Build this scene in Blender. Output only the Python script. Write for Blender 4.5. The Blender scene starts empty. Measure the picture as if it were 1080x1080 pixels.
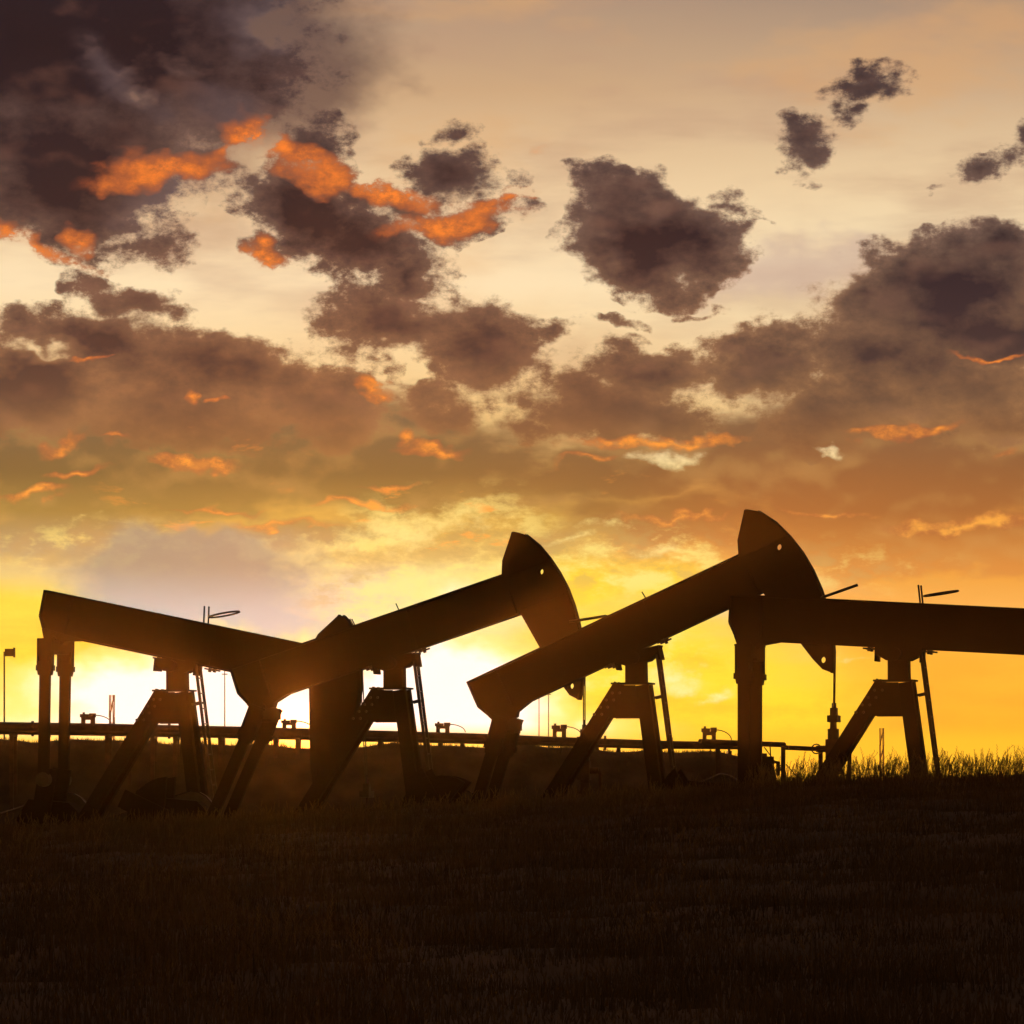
import bpy, bmesh, math, random
import numpy as np
from mathutils import Vector, Matrix, Euler
from mathutils.geometry import tessellate_polygon
random.seed(7); RNG = np.random.default_rng(7)
S = bpy.context.scene; COL = S.collection
R = math.radians
GLARE_HAZE_DENSITY = 0.000042

# ------------------------------------------------------------------ camera
# a long telephoto held low on a grassy slope, 130 m from the pumps; F is the focal length in picture widths
F = 6675.0 / 1080.0
cam_d = bpy.data.cameras.new('camera'); cam = bpy.data.objects.new('camera', cam_d); COL.objects.link(cam)
cam_d.sensor_width = 36.0; cam_d.lens = 36.0 * F
cam.location = (0, 0, 1.6); cam.rotation_euler = (R(90), 0, 0)
cam_d.shift_y = (880 - 540) / 1080.0
cam_d.clip_start = 0.5; cam_d.clip_end = 20000
S.camera = cam

S.view_settings.view_transform = 'Standard'; S.view_settings.look = 'None'
S.view_settings.gamma = 1.0; S.view_settings.use_curve_mapping = False
S.view_settings.exposure = 0.0
S.render.engine = 'CYCLES'
S.cycles.use_denoising = True
S.cycles.use_adaptive_sampling = False
S.cycles.max_bounces = 3; S.cycles.diffuse_bounces = 1; S.cycles.glossy_bounces = 1
S.cycles.volume_bounces = 0; S.cycles.transparent_max_bounces = 8

# ------------------------------------------------------------------ sun
SUN_AZ = (313 - 540) / 6675.0          # radians, + to the right of the view axis (+Y)
SUN_EL = (880 - 770) / 6675.0
sdir = Vector((math.sin(SUN_AZ) * math.cos(SUN_EL), math.cos(SUN_AZ) * math.cos(SUN_EL), math.sin(SUN_EL)))
sun_d = bpy.data.lights.new('sun', 'SUN'); sun = bpy.data.objects.new('sun', sun_d); COL.objects.link(sun)
sun_d.energy = 2.0; sun_d.angle = R(0.53); sun_d.color = (1.0, 0.47, 0.12)
sun.rotation_euler = sdir.to_track_quat('Z', 'Y').to_euler(); sun.location = (0, 0, 60)

# ------------------------------------------------------------------ world: evening sky with broken cloud
W = bpy.data.worlds.new('World'); S.world = W; W.use_nodes = True
nt = W.node_tree; nt.nodes.clear()
W.cycles.sampling_method = 'NONE'

def N(kind, **kw):
    n = nt.nodes.new(kind)
    for k, v in kw.items(): setattr(n, k, v)
    return n
def put(sock, v):
    if isinstance(v, bpy.types.NodeSocket): nt.links.new(v, sock)
    elif isinstance(v, (tuple, list)) and len(v) == 3 and sock.type == 'RGBA': sock.default_value = (*v, 1)
    else: sock.default_value = v
def m(op, a, b=0.0, c=0.0, clamp=False):
    n = N('ShaderNodeMath', operation=op, use_clamp=clamp)
    put(n.inputs[0], a); put(n.inputs[1], b); put(n.inputs[2], c); return n.outputs[0]
def vm(op, a, b=(0, 0, 0)):
    n = N('ShaderNodeVectorMath', operation=op); put(n.inputs[0], a); put(n.inputs[1], b); return n.outputs[0]
def vs(a, s):
    n = N('ShaderNodeVectorMath', operation='SCALE'); put(n.inputs[0], a); put(n.inputs[3], s); return n.outputs[0]
def mr(v, a, b, c=0.0, d=1.0, smooth=True):
    n = N('ShaderNodeMapRange', interpolation_type='SMOOTHSTEP' if smooth else 'LINEAR')
    for i, x in enumerate((v, a, b, c, d)): put(n.inputs[i], x)
    return n.outputs[0]
def noise(vec, scale, detail=6, rough=0.55, dist=0.0, out=0):
    n = N('ShaderNodeTexNoise'); put(n.inputs['Vector'], vec)
    n.inputs['Scale'].default_value = scale; n.inputs['Detail'].default_value = detail
    n.inputs['Roughness'].default_value = rough; n.inputs['Distortion'].default_value = dist
    return n.outputs[out]
def mix(f, a, b):
    n = N('ShaderNodeMix', data_type='RGBA', clamp_factor=True)
    put(n.inputs[0], f); put(n.inputs[6], a); put(n.inputs[7], b); return n.outputs[2]
def lin(c):
    return tuple((x / 255 / 12.92 if x <= 10 else ((x / 255 + 0.055) / 1.055) ** 2.4) for x in c)
def ramp(v, stops, lo, hi, raw=False):
    """stops = [(position, rgb 0-255)], positions between lo and hi"""
    f = mr(v, lo, hi, smooth=False)
    n = N('ShaderNodeValToRGB'); put(n.inputs[0], f); cr = n.color_ramp; cr.interpolation = 'EASE' if False else 'LINEAR'
    e = cr.elements; e[0].position = 0.0; e[1].position = 1.0
    for p, c in stops[1:-1]: e.new((p - lo) / (hi - lo))
    for k, (p, c) in enumerate(stops): e[k].color = (*lin(c), 1)
    return n.outputs[0]
def blob(P, cx, cy, rx, ry, rot=0.0, soft=0.7):
    """1 at the centre, falling to 0; (1-soft) at the stated radius"""
    if not rot:
        n = N('ShaderNodeMapping', vector_type='POINT'); put(n.inputs[0], P)
        n.inputs[1].default_value = (-cx / rx * soft, -cy / ry * soft, 0); n.inputs[3].default_value = (1000 * soft / rx, 1000 * soft / ry, 1)
        g = N('ShaderNodeTexGradient', gradient_type='SPHERICAL'); put(g.inputs[0], n.outputs[0])
        return g.outputs[1]
    n = N('ShaderNodeMapping', vector_type='TEXTURE'); put(n.inputs[0], P)
    n.inputs[1].default_value = (cx / 1000, cy / 1000, 0); n.inputs[2].default_value = (0, 0, R(rot))
    n.inputs[3].default_value = (rx / 1000 / soft, ry / 1000 / soft, 1)
    g = N('ShaderNodeTexGradient', gradient_type='SPHERICAL'); put(g.inputs[0], n.outputs[0])
    return g.outputs[1]
ASPECTS = (1.0, 1.45, 2.1, 3.1, 4.6, 7.0, 11.0)
_stretched = {}
def field(P, blobs, op='smax', soft=0.7):
    """union of soft ellipses (x, y, rx, ry, tilt, strength); ellipses of like shape share one stretched copy of P"""
    acc = None
    for b in blobs:
        cx, cy, rx, ry = [q / 1000 for q in b[:4]]; s = b[5] if len(b) > 5 else 1.0; rot = b[4] if len(b) > 4 else 0.0
        rot = round(rot / 13.0) * 13.0
        a = min(ASPECTS, key=lambda q: abs(math.log(q * ry / rx))); r = math.sqrt(rx * ry * a)
        k = (id(P), a, rot)
        if k not in _stretched:
            n = N('ShaderNodeMapping', vector_type='TEXTURE'); put(n.inputs[0], P)
            n.inputs[2].default_value = (0, 0, R(rot)); n.inputs[3].default_value = (1, 1 / a, 1); _stretched[k] = (P, n.outputs[0])
        c, sn = math.cos(R(rot)), math.sin(R(rot))
        d = N('ShaderNodeVectorMath', operation='DISTANCE'); put(d.inputs[0], _stretched[k][1])
        d.inputs[1].default_value = (cx * c + cy * sn, (-cx * sn + cy * c) * a, 0)
        g = m('MULTIPLY_ADD', d.outputs['Value'], -s * soft / r, s)
        if acc is None: acc = m('MAXIMUM', g, 0.0)
        else: acc = m('SMOOTH_MAX', acc, g, 0.12) if op == 'smax' else m('MAXIMUM', acc, g)
    return acc

tc = N('ShaderNodeTexCoord'); D = tc.outputs['Generated']
sep = N('ShaderNodeSeparateXYZ'); put(sep.inputs[0], D)
dx, dy, dz = sep.outputs
az = m('ARCTAN2', dx, dy)
el = m('ARCSINE', dz)
K = 6.675
PX = m('MULTIPLY_ADD', az, K, 0.540)                 # azimuth and elevation, 1 unit = 8.6 degrees
PY = m('MULTIPLY_ADD', el, -K, 0.880)                # grows towards the horizon
cmb = N('ShaderNodeCombineXYZ'); put(cmb.inputs[0], PX); put(cmb.inputs[1], PY); P = cmb.outputs[0]
Q = vs(D, K)                                          # 3D, seamless all round
Qs = vm('MULTIPLY', Q, (1, 1, 1.5))                   # flattened detail

# ragged displacement of the cloud outlines
w1 = vs(vm('SUBTRACT', noise(Qs, 5, 1.5, 0.6, out=1), (0.5, 0.5, 0.5)), 0.10)
w2 = vs(vm('SUBTRACT', noise(Qs, 22, 2.5, 0.62, out=1), (0.5, 0.5, 0.5)), 0.05)
Pw = vm('ADD', vm('ADD', P, w1), w2)
nb = noise(Qs, 8, 6, 0.56)                            # billows
nf = noise(vm('ADD', Qs, (3.1, 1.7, 0.4)), 30, 6, 0.70)    # fine fringe
nd = noise(vm('ADD', Qs, (0, 0, -0.016)), 8, 6, 0.56)  # same billows, a step towards the sun
nl = noise(vm('MULTIPLY', Q, (1, 1, 4.5)), 4, 6, 0.55)  # long flat streaks
nlo = noise(Qs, 8, 2.5, 0.5); nlo2 = noise(vm('ADD', Qs, (0.004, 0, -0.022)), 8, 2.5, 0.5)
relief = m('ADD', m('SUBTRACT', nlo, nlo2), m('MULTIPLY', m('SUBTRACT', nb, nd), 0.30))
nt_ = noise(vm('ADD', Qs, (7.0, 2.0, 5.0)), 3.2, 4, 0.5)   # slow change of tone
fc = m('SUBTRACT', nf, 0.5); bc = m('SUBTRACT', nb, 0.5)

# angle from the sun
dots = N('ShaderNodeVectorMath', operation='DOT_PRODUCT'); put(dots.inputs[0], D); put(dots.inputs[1], tuple(sdir))
sang = m('ARCCOSINE', m('MINIMUM', dots.outputs['Value'], 0.9999999))

# --- clear sky: brightness and colour by elevation, mirrored left and right of the sun
left = ramp(PY, [(-2.2, (96, 92, 104)), (-0.7, (128, 114, 116)), (0.0, (176, 148, 124)), (0.10, (206, 168, 128)), (0.20, (236, 204, 160)),
                 (0.30, (252, 226, 182)), (0.42, (240, 204, 140)), (0.50, (206, 160, 88)), (0.55, (214, 168, 76)), (0.59, (226, 190, 110)),
                 (0.62, (226, 206, 172)), (0.66, (234, 214, 180)), (0.69, (255, 232, 150)), (0.88, (255, 236, 120))], -2.2, 0.88)
right = ramp(PY, [(-2.2, (92, 90, 104)), (-0.7, (120, 110, 114)), (0.0, (166, 140, 120)), (0.10, (206, 172, 136)), (0.20, (238, 208, 164)),
                  (0.28, (248, 226, 184)), (0.42, (240, 204, 148)), (0.50, (206, 144, 78)), (0.55, (220, 146, 66)), (0.60, (238, 160, 66)),
                  (0.64, (252, 178, 84)), (0.70, (255, 186, 58)), (0.78, (255, 178, 44)), (0.88, (252, 160, 36))], -2.2, 0.88)
clear0 = mix(mr(PX, 0.45, 0.95), left, right)
clear = mix(mr(m('ADD', PX, m('MULTIPLY', m('SUBTRACT', nl, 0.5), 0.5)), 0.45, 0.95), left, right)
# golden band low over the horizon, either side of the sun
gold = field(P, [(20, 665, 120, 50, 0, 1.2), (660, 680, 140, 62, 0, 1.2), (590, 625, 120, 40, 0, 0.9), (700, 620, 110, 30, 0, 0.7), (720, 745, 190, 80, 0, 1.3), (-120, 700, 200, 80, 0, 1.2)])
clear = mix(m('MULTIPLY', mr(m('MULTIPLY', gold, m('MULTIPLY_ADD', m('SUBTRACT', nl, 0.5), 1.6, 1.0)), 0.05, 0.75), 0.9), clear, lin((255, 222, 48)))
# white-hot glow spread about the sun
glow = field(Pw, [(310, 790, 330, 70, 0, 1.25), (440, 742, 150, 62, 0, 1.1), (170, 740, 150, 52, 0, 1.0), (330, 690, 120, 40, 0, 0.5), (480, 640, 80, 45, -15, 0.42)])
lil = m('MULTIPLY', mr(m('MULTIPLY', field(Pw, [(200, 610, 130, 38, 6, 1.0), (255, 640, 110, 26, 8, 0.9)]), m('MULTIPLY_ADD', bc, 1.2, 1.0)), 0.05, 0.45), 0.85)
glowf = m('MULTIPLY', mr(m('MULTIPLY', glow, m('MULTIPLY_ADD', bc, 1.3, 1.0)), 0.03, 0.36), 0.8)
glowh = mr(m('MULTIPLY', glow, m('MULTIPLY_ADD', bc, 1.3, 1.0)), 0.22, 0.62)

# --- far bank of thin warm cloud in the lower half
bank = field(Pw, [(150, 480, 260, 75, 0, 1.1), (430, 480, 200, 70, 0, 1.0), (930, 490, 230, 75, 0, 1.2), (640, 500, 130, 45, 0, 0.8),
                  (700, 555, 170, 34, 0, 0.75), (980, 575, 190, 40, 0, 0.85), (60, 560, 150, 32, 0, 0.7), (230, 612, 95, 34, 0, 0.8),
                  (100, 640, 50, 14, 0, 0.5), (330, 575, 110, 22, 0, 0.5), (1040, 600, 90, 18, 0, 0.6), (620, 540, 60, 26, 0, 0.6), (545, 585, 40, 14, 0, 0.4)])
bankd = m('ADD', bank, m('ADD', m('MULTIPLY', m('SUBTRACT', nb, 0.5), 0.5), m('MULTIPLY', m('SUBTRACT', nl, 0.5), 0.7)))
banka = m('MULTIPLY', mr(bankd, 0.16, 0.50), 0.9)
bankl = ramp(PY, [(0.38, (76, 58, 56)), (0.44, (88, 74, 58)), (0.50, (110, 92, 54)), (0.54, (152, 124, 64)), (0.60, (206, 174, 130)), (0.66, (222, 198, 168))], 0.38, 0.66)
bankr = ramp(PY, [(0.38, (92, 62, 54)), (0.46, (122, 82, 54)), (0.54, (168, 104, 54)), (0.60, (222, 142, 66)), (0.66, (240, 160, 80))], 0.38, 0.66)
bankc = mix(mr(PX, 0.35, 0.85), bankl, bankr)
bankc = mix(mr(m('ADD', relief, m('MULTIPLY', m('SUBTRACT', nf, 0.5), 0.12)), -0.04, 0.16, 0.0, 0.30), bankc, lin((220, 168, 96)))

# --- dark broken cumulus
cum = field(Pw, [
    (70, 50, 250, 110, 0, 1.6), (70, 170, 125, 100, 0, 1.5), (205, 80, 110, 95, 10, 1.05), (40, 225, 85, 48, 0, 1.0), (330, 165, 62, 55, 20, 0.85),
    (200, 175, 110, 32, 0, 0.85), (170, 262, 32, 22, 0, 0.55), (150, 232, 60, 24, 0, 0.6),
    (320, 225, 75, 38, 12, 1.1), (395, 252, 70, 40, 15, 1.0), (450, 288, 52, 30, 15, 0.95), (492, 200, 52, 40, 0, 1.05), (482, 150, 34, 20, 0, 0.8), (545, 200, 24, 16, 0, 0.6),
    (520, 235, 42, 22, 0, 0.7),
    (430, 345, 92, 48, 12, 1.2), (352, 338, 36, 28, 0, 0.65), (520, 375, 84, 52, 10, 1.1), (480, 425, 80, 40, 0, 0.85), (590, 350, 24, 18, 0, 0.6),
    (140, 320, 58, 32, 8, 1.2), (28, 350, 46, 22, 0, 1.0), (110, 368, 95, 46, 0, 1.35), (235, 388, 110, 42, 8, 1.3), (45, 408, 88, 54, 0, 1.4),
    (230, 322, 36, 12, 20, 0.5), (330, 428, 110, 46, 10, 1.05), (180, 435, 170, 42, 0, 1.05), (50, 450, 70, 30, 0, 0.7),
    (435, 226, 60, 18, 18, 0.8), (480, 246, 75, 22, -6, 0.85), (280, 262, 34, 16, 0, 0.65), (590, 300, 16, 8, 0, 0.45), (735, 330, 30, 8, 0, 0.4), (800, 235, 24, 6, 20, 0.35),
    (683, 252, 84, 58, 0, 1.6), (640, 192, 32, 15, 0, 0.65), (762, 212, 34, 18, 25, 0.75), (612, 270, 26, 24, 0, 0.6), (700, 302, 55, 22, 0, 0.7), (655, 338, 50, 10, 0, 0.45),
    (852, 152, 42, 26, -15, 0.8), (920, 98, 44, 26, -10, 0.8), (908, 125, 20, 18, 0, 0.6), (858, 186, 18, 10, 0, 0.5),
    (1050, 185, 42, 22, -20, 0.7), (1085, 155, 26, 22, 0, 0.6), (985, 205, 18, 8, 0, 0.4),
    (960, 385, 180, 80, 0, 0.95), (990, 340, 150, 70, 0, 1.15), (640, 432, 150, 42, 0, 0.9), (130, 400, 190, 70, 0, 0.9), (1020, 305, 130, 55, 0, 1.4), (1080, 350, 120, 60, 0, 1.3), (915, 318, 64, 34, 0, 0.95), (852, 318, 26, 24, 0, 0.7), (940, 370, 120, 56, 0, 1.15),
    (1040, 410, 100, 58, 0, 1.1), (805, 358, 70, 24, -8, 0.8), (690, 400, 98, 40, -4, 1.15), (800, 392, 80, 40, 0, 1.15), (615, 425, 75, 45, 0, 0.9),
    (880, 430, 100, 42, 0, 0.95), (560, 445, 75, 38, 0, 0.8), (700, 440, 110, 32, 0, 0.85), (1000, 255, 28, 20, 0, 0.6)])
# beyond this stretch of sky the same kind of cloud goes on all round, thinning towards the horizon
win = m('MULTIPLY', mr(m('ABSOLUTE', m('SUBTRACT', PX, 0.54)), 0.56, 0.95, 1, 0), mr(PY, -0.40, 0.0))


cumd = m('ADD', cum, m('ADD', m('MULTIPLY', bc, 1.55), m('MULTIPLY', m('MULTIPLY', fc, 1.35), mr(cum, 0.25, 1.0, 1.0, 0.30))))
cool = field(Pw, [(110, 80, 50, 26, 39, 0.7), (160, 120, 40, 22, 26, 0.6), (260, 20, 60, 26, 0, 1.0), (230, 110, 60, 30, 0, 0.6), (190, 215, 70, 36, 0, 0.9)])
holes = field(Pw, [(92, 66, 20, 12, 0, 0.9), (140, 100, 16, 10, 0, 1.1), (130, 82, 14, 8, 0, 0.9), (190, 75, 24, 10, 0, 0.8), (275, 22, 40, 14, 0, 0.8), (455, 398, 12, 6, 0, 0.9), (258, 180, 40, 9, 30, 0.5), (50, 378, 40, 8, 0, 0.7)])
cumd = m('SUBTRACT', cumd, m('MULTIPLY', holes, 0.8))
cumd = m('MULTIPLY', cumd, mr(cum, 0.08, 0.20))
cuma = mr(cumd, 0.20, 0.56)
core = m('POWER', mr(m('ADD', cumd, m('MULTIPLY', m('SUBTRACT', nt_, 0.5), 0.7)), 0.24, 1.05, smooth=False), 0.48)
edgec = ramp(PY, [(-0.3, (120, 102, 104)), (0.05, (120, 96, 90)), (0.25, (156, 122, 102)), (0.32, (176, 132, 98)), (0.40, (192, 138, 90)), (0.48, (176, 124, 74))], -0.3, 0.48)
corec = ramp(PY, [(-0.3, (50, 42, 50)), (0.05, (34, 27, 33)), (0.15, (42, 33, 38)), (0.25, (46, 36, 40)), (0.33, (58, 46, 48)), (0.38, (70, 55, 52)), (0.43, (96, 73, 58)), (0.48, (132, 90, 58))], -0.3, 0.48)
cumc = mix(core, edgec, corec)
cumc = mix(mr(PY, 0.41, 0.49, 0.0, 0.6), cumc, bankc)
cumc = mix(mr(m('ADD', relief, m('MULTIPLY', fc, 0.06)), 0.02, 0.24, 0.0, 0.34), cumc, mix(0.7, edgec, lin((150, 104, 84))))
cumc = mix(mr(nt_, 0.54, 0.78, 0.0, 0.25), cumc, ramp(PY, [(0.0, (78, 58, 62)), (0.3, (104, 72, 62)), (0.48, (150, 104, 62))], 0.0, 0.48))
#soft = field(P, [(120, 480, 330, 60, 0, 1.0), (450, 490, 220, 50, 0, 1.0), (900, 490, 300, 65, 0, 1.0)])

# --- undersides that still catch the low sun
cumc = mix(m('MULTIPLY', mr(m('MULTIPLY', cool, m('MULTIPLY_ADD', bc, 2.4, 1.0)), 0.15, 0.8), 0.55), cumc, lin((100, 86, 88)))
fire = field(Pw, [
    (168, 186, 66, 16, 6), (118, 178, 22, 20, 0), (228, 176, 22, 12, -30, 0.9), (262, 150, 34, 24, 40), (335, 180, 46, 20, 8), (300, 165, 40, 18, 20), (240, 130, 22, 10, 20, 0.6),
    (48, 262, 58, 13, 14), (97, 250, 12, 22, 0, 0.9), (280, 268, 24, 12, 0), (425, 214, 42, 11, 18), (480, 244, 62, 15, -6), (532, 230, 26, 10, -20),
    (588, 174, 16, 5, -12, 0.9), (400, 410, 30, 8, 0), (468, 473, 42, 8, 0), (432, 462, 10, 12, 0, 0.8), (216, 490, 34, 8, 0), (204, 417, 9, 9, 0, 0.9), (230, 424, 9, 5, 0, 0.9),
    (134, 455, 16, 4, 0, 0.9), (74, 464, 26, 8, -30, 0.9), (90, 503, 40, 5, -4, 0.9), (30, 524, 45, 7, -6, 0.95), (422, 513, 34, 5, 0, 0.9), (390, 537, 55, 5, 6, 0.9),
    (700, 467, 80, 9, 2), (650, 464, 24, 9, 0, 0.9), (962, 450, 40, 7, -4), (1055, 371, 36, 4, -6, 0.9), (1020, 556, 70, 8, 3, 0.95), (700, 553, 70, 5, 0, 0.75),
    (240, 546, 46, 4, 0, 0.8), (300, 565, 60, 5, 0, 0.8), (95, 386, 22, 3, 0, 0.7), (880, 548, 60, 4, 0, 0.6), (1060, 480, 20, 4, 0, 0.5), (620, 490, 30, 4, 0, 0.6)], 'max')
fired = m('ADD', fire, m('ADD', m('MULTIPLY', m('SUBTRACT', nb, 0.5), 0.9), m('MULTIPLY', m('SUBTRACT', nf, 0.5), 0.55)))
firea = m('MULTIPLY', mr(m('ADD', fired, m('MULTIPLY', fc, 0.7)), 0.02, 0.90), m('MULTIPLY', mr(fire, 0.0, 0.2), m('MULTIPLY', mr(m('MAXIMUM', cuma, banka), 0.0, 0.5, 0.25, 0.95), mr(m('ADD', fc, m('MULTIPLY', relief, -0.8)), -0.16, 0.04, 0.45, 1.0))))
# rows of small lit undersides low over the horizon
st = noise(vm('ADD', vm('MULTIPLY', vm('ADD', Q, vs(w1, 0.5)), (1, 1, 3.6)), (1.3, 0.2, 2.2)), 13, 6, 0.6)
patchy = mr(noise(Q, 3.5, 2, 0.5), 0.42, 0.62)
stz = m('MULTIPLY', mr(PY, 0.42, 0.50), mr(PY, 0.66, 0.57))
sta = m('MULTIPLY', m('MULTIPLY', mr(st, 0.60, 0.70), stz), m('MULTIPLY', patchy, 0.75))
warm = m('MULTIPLY', mr(fire, 0.0, 0.6), 0.65)
firec = mix(mr(m('ADD', fired, m('MULTIPLY', fc, 1.3)), 0.1, 1.15), ramp(PY, [(0.0, (168, 82, 48)), (0.35, (190, 98, 50)), (0.50, (222, 138, 62)), (0.6, (238, 164, 76))], 0.0, 0.6), ramp(PY, [(0.10, (248, 128, 48)), (0.30, (255, 142, 56)), (0.45, (255, 158, 60)), (0.60, (255, 182, 76))], 0.10, 0.60))

# --- bright breaks and lit wisps over the horizon
wisp = field(Pw, [(700, 490, 60, 13, 0, 1.0), (905, 468, 14, 7, 0, 1.0), (1010, 472, 20, 5, 0, 0.6), (430, 566, 110, 22, -12, 0.9), (500, 545, 60, 16, 0, 0.8), (300, 590, 100, 14, -3, 0.9),
                  (330, 610, 60, 12, 0, 0.8), (690, 592, 40, 12, 0, 0.8), (585, 572, 50, 8, 10, 0.7), (420, 625, 80, 26, 0, 0.9), (90, 552, 40, 8, 0, 0.6), (520, 600, 60, 22, 0, 0.6),
                  (700, 705, 60, 16, -15, 0.6), (760, 720, 40, 10, -10, 0.5), (905, 700, 60, 6, 0, 0.4), (620, 560, 50, 10, 0, 0.6)], 'max')
wispd = m('ADD', wisp, m('ADD', m('MULTIPLY', m('SUBTRACT', nb, 0.5), 1.1), m('MULTIPLY', m('SUBTRACT', nf, 0.5), 0.5)))
wispa = m('MULTIPLY', m('MULTIPLY', mr(m('ADD', wispd, m('MULTIPLY', fc, 0.8)), 0.30, 0.95), 0.85), mr(wisp, 0.0, 0.25))
# mottled, broken light over the sunset
mo = noise(vm('MULTIPLY', Qs, (1, 1, 1.4)), 19, 6, 0.62)
moz = field(P, [(440, 590, 150, 60, -12, 1.0), (660, 590, 120, 40, 0, 0.8), (110, 580, 150, 36, 0, 0.55), (640, 690, 120, 60, 0, 0.5), (860, 600, 160, 40, 0, 0.4)])
moa = m('MULTIPLY', mr(mo, 0.46, 0.64), m('MULTIPLY', mr(moz, 0.05, 0.5), 0.75))
mod = m('MULTIPLY', mr(mo, 0.50, 0.36), m('MULTIPLY', mr(moz, 0.05, 0.5), 0.55))
wispc = ramp(PY, [(0.46, (255, 226, 176)), (0.53, (246, 222, 130)), (0.60, (255, 232, 150)), (0.72, (255, 240, 170))], 0.46, 0.72)

# veils over the clear part, high up
veil = mr(m('ADD', nl, m('MULTIPLY', m('SUBTRACT', nlo, 0.5), 0.4)), 0.40, 0.72, 0.0, 0.5)
clear = mix(m('MULTIPLY', veil, mr(PY, 0.5, 0.25)), clear, lin((190, 150, 122)))
clear = mix(m('MULTIPLY', mr(noise(vm('MULTIPLY', Q, (1, 1, 2.6)), 2.6, 5, 0.6), 0.5, 0.68, 0.0, 0.5), mr(PY, 0.45, 0.2)), clear, lin((222, 168, 112)))
low = mr(m('ADD', nl, m('MULTIPLY', nf, 0.25)), 0.55, 0.80, 0.0, 0.4)
clear = mix(m('MULTIPLY', low, mr(PY, 0.55, 0.7)), clear, lin((244, 158, 48)))

fuzz = field(Pw, [(285, 70, 100, 110, 0, 1.5), (350, 60, 90, 70, 0, 0.8), (430, 90, 90, 26, 20, 0.45), (160, 130, 200, 120, 0, 1.0), (840, 280, 60, 30, 0, 0.5), (1000, 400, 120, 80, 0, 0.8), (600, 400, 80, 60, 0, 0.5)])
fuzza = m('MULTIPLY', mr(m('ADD', fuzz, m('MULTIPLY', bc, 0.8)), 0.1, 0.8), 0.85)
clear = mix(fuzza, clear, ramp(PY, [(0.0, (84, 66, 66)), (0.12, (100, 76, 70)), (0.2, (176, 136, 106)), (0.3, (196, 152, 118)), (0.45, (190, 140, 96))], 0.0, 0.45))
clear = mix(m('MULTIPLY', mr(m('MULTIPLY', blob(Pw, 830, 285, 110, 34, -6), m('MULTIPLY_ADD', bc, 2.2, 1.0)), 0.05, 0.7), 0.6), clear, lin((204, 174, 158)))
c = mix(banka, clear, bankc)
c = mix(cuma, c, cumc)
c = mix(m('MULTIPLY', warm, m('MAXIMUM', cuma, banka)), c, lin((176, 96, 58)))
c = mix(mod, c, ramp(PY, [(0.5, (160, 122, 62)), (0.6, (206, 168, 100)), (0.7, (236, 190, 80))], 0.5, 0.7))
c = mix(moa, c, ramp(PY, [(0.5, (240, 206, 120)), (0.58, (255, 232, 130)), (0.7, (255, 240, 150))], 0.5, 0.7))
c = mix(sta, c, ramp(PY, [(0.44, (236, 138, 60)), (0.52, (250, 156, 62)), (0.62, (255, 186, 84))], 0.44, 0.62))
c = mix(wispa, c, wispc)
c = mix(firea, c, firec)
c = mix(lil, c, mix(mr(PY, 0.59, 0.66), lin((158, 146, 126)), lin((192, 192, 190))))
c = mix(glowf, c, lin((255, 240, 138)))
c = mix(glowh, c, (1.15, 1.08, 0.94))
c = mix(mr(PY, 0.760, 0.784, 0.0, 0.95), c, mix(mr(m('ABSOLUTE', m('SUBTRACT', PX, 0.31)), 0.0, 0.5), (1.1, 0.72, 0.09), lin((255, 190, 46))))

# the brilliance belongs to the quarter of the sky round the sunset; elsewhere the physical sky takes over, under the same cloud
sky = N('ShaderNodeTexSky', sky_type='NISHITA'); sky.sun_disc = False
sky.sun_elevation = SUN_EL; sky.sun_rotation = SUN_AZ; sky.altitude = 0; sky.air_density = 1.6; sky.dust_density = 4.0
nis = vm('MULTIPLY', sky.outputs[0], (0.26, 0.14, 0.08))
# all round, the same broken cloud thinning towards the horizon
on = m('ADD', m('MULTIPLY', noise(vm('MULTIPLY', D, (1, 1, 1.6)), 17, 7, 0.62), 0.65), m('MULTIPLY', noise(vm('MULTIPLY', D, (1, 1, 2.0)), 5.0, 2, 0.5), 0.35))
oc = m('MULTIPLY', mr(on, 0.475, 0.545), mr(PY, 0.40, 0.60, 1, 0))
band = m('MULTIPLY', m('MULTIPLY', mr(PY, 0.33, 0.44), mr(PY, 0.64, 0.54)), mr(m('ADD', on, m('MULTIPLY', m('SUBTRACT', nl, 0.5), 0.3)), 0.40, 0.50, 0.35, 0.95))
outc = mix(m('MULTIPLY', oc, 0.92), clear0, mix(mr(on, 0.50, 0.60), lin((140, 108, 92)), lin((64, 46, 50))))
outc = mix(band, outc, bankl)
nis = mix(m('MULTIPLY', oc, 0.7), nis, (0.21, 0.10, 0.055))
outc = mix(mr(sang, 0.16, 0.75), outc, nis)

# the sun itself, half a degree wide, just above the horizon
disc = mr(sang, 0.0042, 0.0052, 1, 0)
c2 = N('ShaderNodeMix', data_type='RGBA', blend_type='ADD', clamp_factor=True); put(c2.inputs[0], disc); put(c2.inputs[6], c); put(c2.inputs[7], (3.0, 0.9, 0.12))
bgs = []
for col_ in (outc, c2.outputs[2]):
    bg = N('ShaderNodeBackground'); put(bg.inputs[0], vs(col_, 10.0)); bg.inputs[1].default_value = 0.10; bgs.append(bg.outputs[0])
ms = N('ShaderNodeMixShader'); put(ms.inputs[0], win); put(ms.inputs[1], bgs[0]); put(ms.inputs[2], bgs[1])
wo = N('ShaderNodeOutputWorld'); put(wo.inputs[0], ms.outputs[0])

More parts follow.
